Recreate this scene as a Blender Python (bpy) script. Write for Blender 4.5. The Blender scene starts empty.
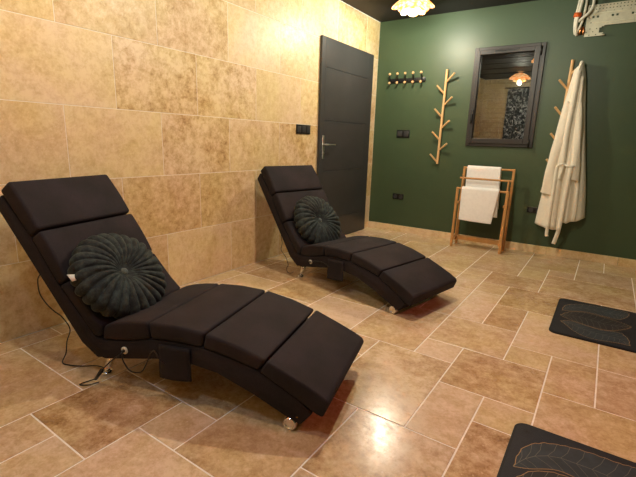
import bpy, bmesh, math, random
from mathutils import Vector, Matrix
PI = math.pi
rnd = random.Random(7)
sc = bpy.context.scene
col = sc.collection
sc.view_settings.view_transform = 'Standard'
sc.view_settings.look = 'None'
sc.view_settings.gamma = 1
sc.view_settings.use_curve_mapping = False
sc.view_settings.exposure = 0.16

H = 2.4417          # ceiling height
ROOM_Y0 = -5.03     # back wall (behind the camera)
ROOM_X1 = 3.6       # right wall
TX0, TP = 0.135, 0.2027     # floor tile lattice, x
TY0, TQ = -4.24, 0.2018     # floor tile lattice, y

# ------------------------------------------------------------------ materials
def new_mat(name):
    m = bpy.data.materials.new(name); m.use_nodes = True
    nt = m.node_tree
    return m, nt, nt.nodes['Principled BSDF']

def srgb(r, g, b):
    f = lambda c: (c/255/12.92) if c/255 <= .04045 else ((c/255+.055)/1.055)**2.4
    return (f(r), f(g), f(b), 1)

def plain(name, rgb, rough=.5, metal=0, noise=.08, nscale=40, bump=0.0, bscale=200, sheen=0, coat=0, ior=1.45):
    m, nt, b = new_mat(name)
    b.inputs['Roughness'].default_value = rough
    b.inputs['Metallic'].default_value = metal
    b.inputs['Coat Weight'].default_value = coat
    b.inputs['IOR'].default_value = ior
    if sheen:
        b.inputs['Sheen Weight'].default_value = sheen
        b.inputs['Sheen Roughness'].default_value = .5
    tc = nt.nodes.new('ShaderNodeTexCoord')
    n = nt.nodes.new('ShaderNodeTexNoise'); n.inputs['Scale'].default_value = nscale; n.inputs['Detail'].default_value = 5
    nt.links.new(tc.outputs['Object'], n.inputs['Vector'])
    mr = nt.nodes.new('ShaderNodeMapRange'); mr.inputs[1].default_value = .25; mr.inputs[2].default_value = .75
    mr.inputs[3].default_value = 1-noise; mr.inputs[4].default_value = 1+noise
    nt.links.new(n.outputs['Fac'], mr.inputs[0])
    mx = nt.nodes.new('ShaderNodeVectorMath'); mx.operation = 'SCALE'
    mx.inputs[0].default_value = rgb[:3]
    nt.links.new(mr.outputs[0], mx.inputs['Scale'])
    nt.links.new(mx.outputs[0], b.inputs['Base Color'])
    if bump:
        n2 = nt.nodes.new('ShaderNodeTexNoise'); n2.inputs['Scale'].default_value = bscale; n2.inputs['Detail'].default_value = 3
        nt.links.new(tc.outputs['Object'], n2.inputs['Vector'])
        bp = nt.nodes.new('ShaderNodeBump'); bp.inputs['Strength'].default_value = bump; bp.inputs['Distance'].default_value = .004
        nt.links.new(n2.outputs['Fac'], bp.inputs['Height'])
        nt.links.new(bp.outputs[0], b.inputs['Normal'])
    return m

def travertine(name, cols, rough, stretch=(1, 1, 1), dots=.5):
    m, nt, b = new_mat(name)
    L = nt.links.new; N = nt.nodes.new
    tc = N('ShaderNodeTexCoord'); at = N('ShaderNodeAttribute'); at.attribute_name = 'tile'
    sp = N('ShaderNodeSeparateColor'); L(at.outputs['Color'], sp.inputs[0])
    sv = N('ShaderNodeCombineXYZ'); L(sp.outputs[1], sv.inputs[0]); L(sp.outputs[1], sv.inputs[1]); L(sp.outputs[1], sv.inputs[2])
    sm = N('ShaderNodeVectorMath'); sm.operation = 'SCALE'; sm.inputs['Scale'].default_value = 53.0; L(sv.outputs[0], sm.inputs[0])
    st = N('ShaderNodeVectorMath'); st.operation = 'MULTIPLY'; st.inputs[1].default_value = stretch; L(tc.outputs['Object'], st.inputs[0])
    ad = N('ShaderNodeVectorMath'); ad.operation = 'ADD'; L(st.outputs[0], ad.inputs[0]); L(sm.outputs[0], ad.inputs[1])
    def noise(s, d, r, dist):
        n = N('ShaderNodeTexNoise'); n.inputs['Scale'].default_value = s; n.inputs['Detail'].default_value = d
        n.inputs['Roughness'].default_value = r; n.inputs['Distortion'].default_value = dist
        L(ad.outputs[0], n.inputs['Vector']); return n.outputs['Fac']
    def math_(op, a, bb):
        n = N('ShaderNodeMath'); n.operation = op
        for k, v in ((0, a), (1, bb)):
            if isinstance(v, (int, float)): n.inputs[k].default_value = v
            else: L(v, n.inputs[k])
        return n.outputs[0]
    A = noise(4.6, 9, .66, .35); B = noise(19, 9, .78, .15); D = noise(75, 4, .7, 0)
    a = math_('MULTIPLY', math_('SUBTRACT', A, .5), math_('MULTIPLY', sp.outputs[2], 2.4))
    bb = math_('MULTIPLY', math_('SUBTRACT', B, .5), math_('ADD', math_('MULTIPLY', sp.outputs[2], 2.6), .9))
    f = math_('ADD', math_('ADD', a, bb), math_('ADD', math_('MULTIPLY', sp.outputs[0], .8), .03))
    f = math_('ADD', f, math_('MULTIPLY', math_('SUBTRACT', D, .5), .6))
    rp = N('ShaderNodeValToRGB'); L(f, rp.inputs[0])
    e = rp.color_ramp.elements
    e[0].position = 0; e[0].color = cols[0]; e[1].position = 1; e[1].color = cols[-1]
    for i, c in enumerate(cols[1:-1]):
        x = e.new((i+1)/(len(cols)-1)); x.color = c
    # thin wandering veins and a slow drift between rosy and golden stone
    C = noise(5.5, 6, .6, .8); Vn = math_('ABSOLUTE', math_('SUBTRACT', C, .5), 0)
    vr = N('ShaderNodeMapRange'); L(Vn, vr.inputs[0]); vr.inputs[1].default_value = 0; vr.inputs[2].default_value = .035; vr.inputs[3].default_value = .13; vr.inputs[4].default_value = 0
    f = math_('ADD', f, math_('MULTIPLY', vr.outputs[0], math_('ADD', math_('MULTIPLY', sp.outputs[2], 1.2), .25)))
    L(f, rp.inputs[0])
    hn = noise(1.9, 5, .6, .4); hr = N('ShaderNodeMapRange'); L(hn, hr.inputs[0]); hr.inputs[1].default_value = .38; hr.inputs[2].default_value = .62
    hm = N('ShaderNodeMix'); hm.data_type = 'RGBA'; L(hr.outputs[0], hm.inputs[0]); hm.inputs[6].default_value = (1.02, .985, 1.06, 1); hm.inputs[7].default_value = (1.0, 1.0, .86, 1)
    hx = N('ShaderNodeMix'); hx.data_type = 'RGBA'; hx.blend_type = 'MULTIPLY'; hx.inputs[0].default_value = 1; L(rp.outputs[0], hx.inputs[6]); L(hm.outputs[2], hx.inputs[7])
    # pale filled pits
    v = N('ShaderNodeTexVoronoi'); v.inputs['Scale'].default_value = 38; v.inputs['Randomness'].default_value = 1; L(ad.outputs[0], v.inputs['Vector'])
    g = noise(7, 3, .5, 0)
    t = math_('MULTIPLY', math_('LESS_THAN', v.outputs['Distance'], .16), math_('GREATER_THAN', g, .54))
    mx = N('ShaderNodeMix'); mx.data_type = 'RGBA'
    L(math_('MULTIPLY', t, dots), mx.inputs[0]); L(hx.outputs[2], mx.inputs[6]); mx.inputs[7].default_value = cols[0]
    L(mx.outputs[2], b.inputs['Base Color'])
    rr = N('ShaderNodeMapRange'); L(B, rr.inputs[0]); rr.inputs[1].default_value = .3; rr.inputs[2].default_value = .7
    rr.inputs[3].default_value = rough-.06; rr.inputs[4].default_value = rough+.1; L(rr.outputs[0], b.inputs['Roughness'])
    bp = N('ShaderNodeBump'); bp.inputs['Strength'].default_value = .08; bp.inputs['Distance'].default_value = .002
    L(B, bp.inputs['Height']); L(bp.outputs[0], b.inputs['Normal'])
    return m

STONE = [srgb(233, 211, 170), srgb(218, 190, 143), srgb(197, 160, 108), srgb(156, 115, 68)]
FLOOR = [srgb(228, 206, 172), srgb(208, 180, 140), srgb(182, 147, 104), srgb(134, 97, 60)]
M_wall = travertine('travertine_wall', STONE, .42)
M_floor = travertine('travertine_floor', FLOOR, .21)
M_grout = plain('grout_pale', srgb(248, 240, 226), .8, bump=.2)
M_green = plain('green_paint', (.046, .077, .038, 1), .44, noise=.04, nscale=3, bump=.08, bscale=90)
M_ceil = plain('dark_ceiling', (.014, .010, .012, 1), .6, noise=.1, nscale=2)
M_plaster = plain('plaster', (.35, .3, .24, 1), .8)
M_anth = plain('anthracite_door', (.038, .037, .038, 1), .38, noise=.1, nscale=5)
M_frame = plain('window_frame_metal', (.024, .020, .019, 1), .4, noise=.06)
M_black = plain('black_plastic', (.008, .008, .008, 1), .3)
M_chrome = plain('chrome', (.8, .78, .75, 1), .12, metal=1, noise=.02)
M_steel = plain('brushed_steel', (.55, .52, .48, 1), .28, metal=1, noise=.05)
M_wood = plain('pale_wood', srgb(218, 176, 124), .5, noise=.12, nscale=25)
M_bamboo = plain('bamboo', srgb(194, 142, 84), .45, noise=.14, nscale=20)
M_towel = plain('towel_cotton', srgb(252, 249, 246), .9, noise=.05, bump=.5, bscale=500, sheen=.3)
M_robe = plain('robe_cotton', srgb(243, 233, 214), .9, noise=.05, bump=.45, bscale=420, sheen=.3)
M_white = plain('white_plastic', (.70, .67, .56, 1), .4)
M_plate = plain('galvanised_plate', srgb(196, 192, 170), .45, metal=.3, noise=.1, nscale=30)
M_copper = plain('copper', (.7, .3, .12, 1), .3, metal=1)
M_tape = plain('orange_tape', srgb(214, 96, 30), .5)
M_mat = plain('dark_mat_foam', (.012, .014, .020, 1), .62, noise=.25, nscale=14, bump=.3, bscale=300)
M_matedge = plain('mat_binding', (.004, .004, .005, 1), .6)
M_leaf = plain('mat_leaf_print', (.028, .040, .050, 1), .55, noise=.35, nscale=22)
M_leafdark = plain('mat_leaf_brown_print', (.022, .021, .024, 1), .55, noise=.3, nscale=22)
M_gold = plain('gold_line_print', srgb(176, 140, 92), .45)
M_pale_line = plain('vein_line_print', srgb(112, 112, 102), .5)

def fabric():
    m, nt, b = new_mat('dark_fabric')
    L = nt.links.new; N = nt.nodes.new
    tc = N('ShaderNodeTexCoord')
    n = N('ShaderNodeTexNoise'); n.inputs['Scale'].default_value = 380; n.inputs['Detail'].default_value = 2; L(tc.outputs['Object'], n.inputs['Vector'])
    n2 = N('ShaderNodeTexNoise'); n2.inputs['Scale'].default_value = 6; n2.inputs['Detail'].default_value = 4; L(tc.outputs['Object'], n2.inputs['Vector'])
    mu = N('ShaderNodeMath'); mu.operation = 'MULTIPLY'; L(n.outputs['Fac'], mu.inputs[0]); L(n2.outputs['Fac'], mu.inputs[1])
    rp = N('ShaderNodeValToRGB'); rp.color_ramp.elements[0].position = .1; rp.color_ramp.elements[1].position = .45
    rp.color_ramp.elements[0].color = (.0090, .0070, .0080, 1); rp.color_ramp.elements[1].color = (.0290, .0215, .0250, 1)
    L(mu.outputs[0], rp.inputs[0]); L(rp.outputs[0], b.inputs['Base Color'])
    b.inputs['Roughness'].default_value = .85
    b.inputs['Specular IOR Level'].default_value = .3
    bp = N('ShaderNodeBump'); bp.inputs['Strength'].default_value = .35; bp.inputs['Distance'].default_value = .002
    L(n.outputs['Fac'], bp.inputs['Height']); L(bp.outputs[0], b.inputs['Normal'])
    return m
M_fab = fabric()

def velvet():
    m, nt, b = new_mat('green_velvet')
    L = nt.links.new; N = nt.nodes.new
    tc = N('ShaderNodeTexCoord')
    n = N('ShaderNodeTexNoise'); n.inputs['Scale'].default_value = 26; n.inputs['Detail'].default_value = 6; n.inputs['Roughness'].default_value = .75; L(tc.outputs['Object'], n.inputs['Vector'])
    n2 = N('ShaderNodeTexNoise'); n2.inputs['Scale'].default_value = 160; n2.inputs['Detail'].default_value = 2; L(tc.outputs['Object'], n2.inputs['Vector'])
    rp = N('ShaderNodeValToRGB'); rp.color_ramp.elements[0].position = .44; rp.color_ramp.elements[1].position = .62
    rp.color_ramp.elements[0].color = (.0018, .0042, .0042, 1); rp.color_ramp.elements[1].color = (.030, .043, .037, 1)
    L(n.outputs['Fac'], rp.inputs[0]); L(rp.outputs[0], b.inputs['Base Color'])
    b.inputs['Roughness'].default_value = .8
    b.inputs['Sheen Weight'].default_value = .10; b.inputs['Sheen Roughness'].default_value = .35
    b.inputs['Sheen Tint'].default_value = (.6, .8, .7, 1)
    bp = N('ShaderNodeBump'); bp.inputs['Strength'].default_value = .5; bp.inputs['Distance'].default_value = .003
    L(n2.outputs['Fac'], bp.inputs['Height']); L(bp.outputs[0], b.inputs['Normal'])
    return m
M_velvet = velvet()
M_button = plain('velvet_button', (.045, .062, .054, 1), .7, sheen=.3)

def emis(name, rgb, strength, base=None):
    m, nt, b = new_mat(name)
    b.inputs['Base Color'].default_value = base or (rgb[0], rgb[1], rgb[2], 1)
    b.inputs['Emission Color'].default_value = (rgb[0], rgb[1], rgb[2], 1)
    b.inputs['Emission Strength'].default_value = strength
    b.inputs['Roughness'].default_value = .2
    return m
M_bulb = emis('lit_bulb', (1, .78, .5), 22)
def shade_mat():
    m, nt, b = new_mat('amber_glass_lit')
    L = nt.links.new; N = nt.nodes.new
    tc = N('ShaderNodeTexCoord'); v = N('ShaderNodeTexVoronoi'); v.inputs['Scale'].default_value = 26; L(tc.outputs['Object'], v.inputs['Vector'])
    rp = N('ShaderNodeValToRGB'); rp.color_ramp.elements[0].color = (1, .74, .42, 1); rp.color_ramp.elements[1].color = (.75, .25, .04, 1)
    rp.color_ramp.elements[1].position = .7
    L(v.outputs['Distance'], rp.inputs[0]); L(rp.outputs[0], b.inputs['Emission Color']); L(rp.outputs[0], b.inputs['Base Color'])
    b.inputs['Emission Strength'].default_value = 3.4; b.inputs['Roughness'].default_value = .15
    return m
M_shade = shade_mat()

def glass_mat():
    m = bpy.data.materials.new('window_glass'); m.use_nodes = True
    nt = m.node_tree; nt.nodes.clear(); N = nt.nodes.new; L = nt.links.new
    o = N('ShaderNodeOutputMaterial'); mx = N('ShaderNodeMixShader'); t = N('ShaderNodeBsdfTransparent'); g = N('ShaderNodeBsdfGlossy')
    t.inputs[0].default_value = (.75, .78, .76, 1); g.inputs['Roughness'].default_value = .015; g.inputs['Color'].default_value = (1, 1, 1, 1)
    f = N('ShaderNodeFresnel'); f.inputs['IOR'].default_value = 2.15
    L(f.outputs[0], mx.inputs[0]); L(t.outputs[0], mx.inputs[1]); L(g.outputs[0], mx.inputs[2]); L(mx.outputs[0], o.inputs[0])
    return m
M_glass = glass_mat()

def pattern_mat():
    m, nt, b = new_mat('black_white_print')
    L = nt.links.new; N = nt.nodes.new
    tc = N('ShaderNodeTexCoord'); n = N('ShaderNodeTexNoise'); n.inputs['Scale'].default_value = 9; n.inputs['Detail'].default_value = 5; n.inputs['Distortion'].default_value = 2.15
    L(tc.outputs['Object'], n.inputs['Vector'])
    rp = N('ShaderNodeValToRGB'); rp.color_ramp.elements[0].position = .5; rp.color_ramp.elements[1].position = .58
    rp.color_ramp.elements[0].color = (.02, .02, .022, 1); rp.color_ramp.elements[1].color = (.75, .75, .75, 1)
    L(n.outputs['Fac'], rp.inputs[0]); L(rp.outputs[0], b.inputs['Base Color'])
    b.inputs['Roughness'].default_value = .6
    return m
M_pattern = pattern_mat()

# ------------------------------------------------------------------ helpers
def link(o, parent=None):
    col.objects.link(o)
    if parent is not None: o.parent = parent
    return o
def tag(o, label, cat, group=None):
    o['label'] = label; o['category'] = cat
    if group: o['group'] = group
    return o
def empty(name, loc, rz=0, label=None, cat=None, group=None):
    o = bpy.data.objects.new(name, None); col.objects.link(o)
    o.location = loc; o.rotation_euler = (0, 0, rz); o.empty_display_size = .05
    if label: tag(o, label, cat, group)
    return o
def obj(name, bm, mats, parent=None, smooth=True, angle=None):
    me = bpy.data.meshes.new(name)
    bmesh.ops.recalc_face_normals(bm, faces=bm.faces)
    bm.to_mesh(me); bm.free()
    for m in (mats if isinstance(mats, (list, tuple)) else [mats]): me.materials.append(m)
    if smooth:
        me.polygons.foreach_set('use_smooth', [True]*len(me.polygons))
        if angle is not None: me.set_sharp_from_angle(angle=math.radians(angle))
    o = bpy.data.objects.new(name, me)
    return link(o, parent)
def struct(o):
    o['kind'] = 'structure'; return o
def add_box(bm, x0, x1, y0, y1, z0, z1, bevel=0, seg=2, mat=0):
    vs = [bm.verts.new((x, y, z)) for x in (x0, x1) for y in (y0, y1) for z in (z0, z1)]
    F = [(0, 1, 3, 2), (4, 6, 7, 5), (0, 4, 5, 1), (2, 3, 7, 6), (0, 2, 6, 4), (1, 5, 7, 3)]
    fs = [bm.faces.new([vs[i] for i in f]) for f in F]
    for f in fs: f.material_index = mat
    if bevel:
        bmesh.ops.bevel(bm, geom=list({e for f in fs for e in f.edges}), offset=bevel, segments=seg, profile=.5, affect='EDGES', clamp_overlap=True)
def frames_along(pts):
    out = []; prev = None
    for i, p in enumerate(pts):
        if i == 0: t = pts[1]-pts[0]
        elif i == len(pts)-1: t = pts[-1]-pts[-2]
        else: t = (pts[i+1]-pts[i-1])
        t = t.normalized()
        if prev is None:
            a = Vector((0, 0, 1)) if abs(t.z) < .9 else Vector((1, 0, 0))
            n = (a - t*a.dot(t)).normalized()
        else:
            n = (prev - t*prev.dot(t)).normalized()
        prev = n; out.append((t, n, t.cross(n)))
    return out
def add_tube(bm, pts, r, seg=8, mat=0):
    pts = [Vector(p) for p in pts]
    if not isinstance(r, (list, tuple)): r = [r]*len(pts)
    rings = []
    for p, (t, n, b), rr in zip(pts, frames_along(pts), r):
        rings.append([bm.verts.new(p+(n*math.cos(2*PI*k/seg)+b*math.sin(2*PI*k/seg))*rr) for k in range(seg)])
    for a, b in zip(rings, rings[1:]):
        for k in range(seg):
            f = bm.faces.new((a[k], a[(k+1) % seg], b[(k+1) % seg], b[k])); f.material_index = mat
    for ring in (rings[0][::-1], rings[-1]):
        f = bm.faces.new(ring); f.material_index = mat
def smooth_path(pts, n=8):
    P = [Vector(p) for p in pts]; P = [P[0]*2-P[1]]+P+[P[-1]*2-P[-2]]; out = []
    for i in range(1, len(P)-2):
        for k in range(n):
            t = k/n
            out.append(.5*((2*P[i])+(-P[i-1]+P[i+1])*t+(2*P[i-1]-5*P[i]+4*P[i+1]-P[i+2])*t*t+(-P[i-1]+3*P[i]-3*P[i+1]+P[i+2])*t**3))
    out.append(P[-2]); return out
def add_lathe(bm, prof, seg=32, M=None, mat=0):
    M = M or Matrix.Identity(4); rings = []
    for r, z in prof:
        if r < 1e-6: rings.append([bm.verts.new(M @ Vector((0, 0, z)))])
        else: rings.append([bm.verts.new(M @ Vector((r*math.cos(2*PI*k/seg), r*math.sin(2*PI*k/seg), z))) for k in range(seg)])
    for a, b in zip(rings, rings[1:]):
        for k in range(seg):
            k2 = (k+1) % seg
            if len(a) == 1 and len(b) == 1: continue
            if len(a) == 1: f = bm.faces.new((a[0], b[k2], b[k]))
            elif len(b) == 1: f = bm.faces.new((a[k], a[k2], b[0]))
            else: f = bm.faces.new((a[k], a[k2], b[k2], b[k]))
            f.material_index = mat
    for ring in (rings[0], rings[-1]):
        if len(ring) > 2: bm.faces.new(ring).material_index = mat
def add_prism(bm, poly, y0, y1, bevel=0, seg=3, ang=25):
    """extrude an (x,z) outline along y, rounding its sharp edges and both rims"""
    a = [bm.verts.new((x, y0, z)) for x, z in poly]; b = [bm.verts.new((x, y1, z)) for x, z in poly]
    n = len(poly); fs = [bm.faces.new(a), bm.faces.new(b[::-1])]
    fs += [bm.faces.new((a[i], b[i], b[(i+1) % n], a[(i+1) % n])) for i in range(n)]
    bmesh.ops.recalc_face_normals(bm, faces=fs)
    if bevel:
        es = [e for e in {e for f in fs for e in f.edges} if len(e.link_faces) == 2 and e.calc_face_angle(0) > math.radians(ang)]
        bmesh.ops.bevel(bm, geom=es, offset=bevel, segments=seg, profile=.5, affect='EDGES', clamp_overlap=True)
def copy_tree(o, parent=None):
    c = o.copy(); col.objects.link(c)
    if parent is not None: c.parent = parent
    for ch in list(o.children): copy_tree(ch, c)
    return c
def lerp_list(L, t):
    if t <= L[0][0]: return L[0][1]
    for (a, va), (b, vb) in zip(L, L[1:]):
        if t <= b: return va+(vb-va)*(t-a)/(b-a)
    return L[-1][1]

# ------------------------------------------------------------------ tiled surfaces
def tiled(name, rects, to3d, mats, gap=.0022, depth=.0018, base=None):
    """rects: (a0,a1,b0,b1,tone,blotch). Each tile is a slightly eased slab over the grout."""
    bm = bmesh.new(); lay = bm.loops.layers.float_color.new('tile')
    def quad(ps, c, mi):
        f = bm.faces.new([bm.verts.new(to3d(*q)) for q in ps]); f.material_index = mi
        for l in f.loops: l[lay] = c
    for (a0, a1, b0, b1, tone, bl) in rects:
        c = (tone, rnd.random(), bl, 1)
        x0, x1, y0, y1 = a0+gap, a1-gap, b0+gap, b1-gap; e = .0012
        top = [(x0+e, y0+e, 0), (x1-e, y0+e, 0), (x1-e, y1-e, 0), (x0+e, y1-e, 0)]
        mid = [(x0, y0, -e*.6), (x1, y0, -e*.6), (x1, y1, -e*.6), (x0, y1, -e*.6)]
        low = [(x, y, -depth-.001) for x, y, _ in mid]
        quad(top, c, 0)
        for i in range(4):
            j = (i+1) % 4
            quad([mid[i], mid[j], top[j], top[i]], c, 0); quad([low[i], low[j], mid[j], mid[i]], c, 0)
    a0, a1, b0, b1 = base
    quad([(a0, b0, -depth), (a1, b0, -depth), (a1, b1, -depth), (a0, b1, -depth)], (0, 0, 0, 1), 1)
    quad([(a0, b0, -.12), (a1, b0, -.12), (a1, b1, -.12), (a0, b1, -.12)], (0, 0, 0, 1), 1)
    for (p, q) in (((a0, b0), (a1, b0)), ((a1, b0), (a1, b1)), ((a1, b1), (a0, b1)), ((a0, b1), (a0, b0))):
        quad([(p[0], p[1], -depth), (q[0], q[1], -depth), (q[0], q[1], -.12), (p[0], p[1], -.12)], (0, 0, 0, 1), 1)
    me = bpy.data.meshes.new(name); bm.to_mesh(me); bm.free()
    for m in mats: me.materials.append(m)
    return struct(link(bpy.data.objects.new(name, me)))

# floor: opus pattern, cells on the lattice (i0,i1,j0,j1,tone,blotch)
known = [(3, 5, 0, 2, .62, .5), (5, 6, 1, 2, .2, .3), (5, 8, -1, 1, .18, .35), (6, 8, 1, 4, .42, .3), (3, 4, 2, 4, .45, .3), (4, 6, 2, 4, .5, .3),
 (0, 3, -1, 1, .32, .35), (0, 2, 1, 3, .42, .4), (2, 3, 1, 3, .25, .3), (3, 4, -2, 0, .3, .35), (4, 5, -2, 0, .2, .3), (8, 10, 2, 4, .5, .55),
 (8, 11, 0, 2, .35, .4), (7, 9, 4, 7, .38, .6), (5, 7, 4, 6, .3, .3), (9, 10, 4, 6, .2, .3), (10, 11, 5, 6, .25, .2), (10, 12, 3, 5, .6, .5),
 (11, 14, 5, 7, .38, .3), (11, 12, 7, 9, .4, .35), (12, 14, 7, 9, .42, .3), (9, 11, 6, 8, .48, .45), (10, 11, 8, 9, .35, .2), (8, 9, 7, 8, .12, .15),
 (8, 10, 8, 10, .3, .35), (10, 12, 9, 12, .25, .2), (12, 14, 9, 11, .4, .3), (9, 10, 10, 12, .55, .3), (6, 8, 7, 10, .3, .4), (8, 9, 10, 13, .2, .25),
 (9, 12, 12, 14.3, .62, .4), (8, 10, 14.3, 16, .55, .35), (7, 8, 10, 13, .25, .25), (7, 8, 13, 15, .3, .3), (8, 9, 13, 14.3, .3, .3), (6, 7, 14, 15, .3, .3), (7, 8, 15, 16, .25, .3), (10, 13, 14.3, 17, .45, .45),
 (9, 10, 16, 18, .3, .3), (10, 11, 17, 18, .35, .3), (9, 11, 18, 20, .4, .35), (11, 13, 17, 19, .42, .35), (11, 12, 19, 21, .3, .3), (12, 14, 19, 21, .35, .3),
 (7, 9, 16, 18, .35, .3), (7, 9, 18, 20, .3, .3), (5, 7, 15, 18, .28, .35), (3, 5, 16, 19, .3, .3), (5, 7, 18, 20, .3, .3), (4, 6, 7, 9, .05, .2),
 (4, 6, 9, 12, .3, .4), (6, 7, 10, 12, .25, .3), (2, 4, 8, 11, .45, .35), (0, 2, 9, 11, .55, .3), (0, 2, 6, 9, .1, .25), (2, 4, 6, 8, .15, .2), (12, 15, 12, 14.3, .3, .3), (12, 15, 11, 12, .3, .3), (0, 2, 11, 13, .2, .25), (2, 4, 11, 13, .3, .3)]
occ = {}
I0, I1, J0, J1 = -1, 17, -4, 21
def cells(r):
    return [(i, j) for i in range(int(r[0]), int(r[1])) for j in range(int(math.floor(r[2])), int(math.ceil(r[3])))]
rects = []
for r in known:
    for c in cells(r): occ[c] = 1
    rects.append(r)
for j in range(J0, J1):
    for i in range(I0, I1):
        if (i, j) in occ: continue
        opts = [(3, 2), (2, 3), (2, 2), (2, 2), (1, 2), (2, 1), (1, 1)]; rnd.shuffle(opts); opts.append((1, 1))
        opts.sort(key=lambda o: -(o[0]*o[1])+rnd.random()*3)
        for a, b in opts+[(1, 1)]:
            cs = [(i+x, j+y) for x in range(a) for y in range(b)]
            if all(c not in occ and c[0] < I1 and c[1] < J1 for c in cs):
                for c in cs: occ[c] = 1
                rects.append((i, i+a, j, j+b, rnd.uniform(.1, .5), rnd.uniform(.2, .4))); break
fr = []
for (i0, i1, j0, j1, t, b) in rects:
    x0 = max(0, TX0+TP*i0); x1 = min(ROOM_X1, TX0+TP*i1); y0 = max(ROOM_Y0, TY0+TQ*j0); y1 = min(0, TY0+TQ*j1)
    if x1-x0 > .01 and y1-y0 > .01: fr.append((x0, x1, y0, y1, t, b))
tiled('floor', fr, lambda a, b, d: (a, b, d), [M_floor, M_grout], gap=.0034, base=(-.2, ROOM_X1+.2, ROOM_Y0-.2, .2))

# left wall: rows of 0.605 x 0.406 stone
CH, CW = .406, .605
tones = {(4, 0): (.32, .3), (4, 1): (.42, .35), (4, 2): (.5, .5), (4, 3): (.12, .15), (4, 4): (.28, .25),
         (3, 0): (.1, .35), (3, 1): (.38, .75), (3, 2): (.3, .75), (3, 3): (.22, .2), (2, 0): (.25, .3), (2, 1): (.18, .3), (2, 2): (.45, .7), (2, 3): (.28, .45),
         (1, 1): (.5, .5), (1, 2): (.45, .5), (1, 0): (.4, .4), (0, 1): (.5, .3), (0, 2): (.16, .3), (0, 3): (.3, .4), (5, 4): (.2, .3), (5, 3): (.25, .3)}
def wall_rects(a0, a1, off_even, off_odd, use_t=True):
    out = []
    for r in range(7):
        z0 = r*CH; z1 = min(H, z0+CH)
        if z1-z0 < .02: continue
        off = off_even if r % 2 == 0 else off_odd
        k0 = math.floor((a0-off)/CW)
        for k in range(k0, k0+12):
            b0 = max(a0, off+k*CW); b1 = min(a1, off+(k+1)*CW)
            if b1-b0 < .01: continue
            t, bl = tones.get((r, k), (rnd.uniform(.15, .45), rnd.uniform(.25, .6))) if use_t else (rnd.uniform(.15, .45), rnd.uniform(.25, .6))
            out.append((b0, b1, z0, z1, t, bl))
    return out
wr = wall_rects(ROOM_Y0, 0, -3.645-CW, -3.343-CW)
tiled('wall_left', wr, lambda a, b, d: (d, a, b), [M_wall, M_grout], gap=.0017, depth=.0012, base=(ROOM_Y0-.12, .12, 0, H))
wb = wall_rects(0, ROOM_X1, .1, .4, False)
tiled('wall_back', wb, lambda a, b, d: (a, ROOM_Y0+d, b), [M_wall, M_grout], gap=.0017, depth=.0012, base=(0, ROOM_X1, 0, H))

# green wall with the window opening
WX0, WX1, WZ0, WZ1 = 1.128, 1.792, 1.068, 2.058
bm = bmesh.new()
T = .2
add_box(bm, 0, WX0, 0, T, 0, H); add_box(bm, WX1, ROOM_X1, 0, T, 0, H)
add_box(bm, WX0, WX1, 0, T, 0, WZ0); add_box(bm, WX0, WX1, 0, T, WZ1, H)
struct(obj('wall_green', bm, M_green, smooth=False))
bm = bmesh.new(); add_box(bm, ROOM_X1, ROOM_X1+.1, ROOM_Y0, 0, 0, H)
struct(obj('wall_right', bm, M_green, smooth=False))
bm = bmesh.new(); add_box(bm, -.12, ROOM_X1+.1, ROOM_Y0-.12, .2, H, H+.1)
struct(obj('ceiling', bm, M_ceil, smooth=False))

# stone baseboard on the green wall
xs = [0, .33, .94, 1.55, 2.06, 2.67, 3.28, ROOM_X1]
bb = [(a, b, 0, .08, t, .3) for a, b, t in zip(xs, xs[1:], (.12, .15, .2, .2, .25, .45, .3))]
bm = bmesh.new(); lay = bm.loops.layers.float_color.new('tile')
for (a, b, z0, z1, t, bl) in bb:
    n0 = len(bm.faces); add_box(bm, a+.001, b-.001, -.012, 0, z0, z1, .0012, 1)
    bm.faces.ensure_lookup_table(); c = (t, rnd.random(), bl, 1)
    for f in bm.faces[n0:]:
        for l in f.loops: l[lay] = c
bas = struct(obj('baseboard_green', bm, M_wall, smooth=False))

# window
win = empty('window_1', (WX0, 0, WZ0)); win['kind'] = 'structure'
def rel(o, root):   # geometry given in world coordinates
    o.matrix_parent_inverse = Matrix.Translation(-Vector(root.location)); return o
bm = bmesh.new()
fw = .045
for (a, b, c, d) in ((WX0, WX0+fw, WZ0, WZ1), (WX1-fw, WX1, WZ0, WZ1), (WX0+fw, WX1-fw, WZ0, WZ0+fw), (WX0+fw, WX1-fw, WZ1-fw, WZ1)):
    add_box(bm, a, b, -.022, .06, c, d, .003, 1)
rel(obj('window_frame', bm, M_frame, win, smooth=False), win)
bm = bmesh.new()
s0, s1, s2, s3 = WX0+.03, WX1-.042, WZ0+.03, WZ1-.03
g0, g1, g2, g3 = 1.192, 1.700, 1.150, 1.985
for (a, b, c, d) in ((s0, g0, s2, s3), (g1, s1, s2, s3), (g0, g1, s2, g2), (g0, g1, g3, s3)):
    add_box(bm, a, b, -.036, .03, c, d, .004, 2)
sash = rel(obj('window_sash', bm, M_frame, win, smooth=False), win)
bm = bmesh.new(); add_box(bm, g0-.004, g1+.004, -.008, .004, g2-.004, g3+.004)
rel(obj('window_glass', bm, M_glass, win, smooth=False), win)
bm = bmesh.new(); add_box(bm, 1.33, 1.56, -.041, -.034, 2.006, 2.018, .002, 1)
rel(obj('vent_slot', bm, M_black, win, smooth=False), win)
bm = bmesh.new(); add_box(bm, 1.158, 1.182, -.05, -.036, 1.31, 1.45, .005, 2); add_box(bm, 1.161, 1.179, -.062, -.048, 1.30, 1.40, .005, 2)
rel(obj('window_handle', bm, M_black, win), win)
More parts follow.
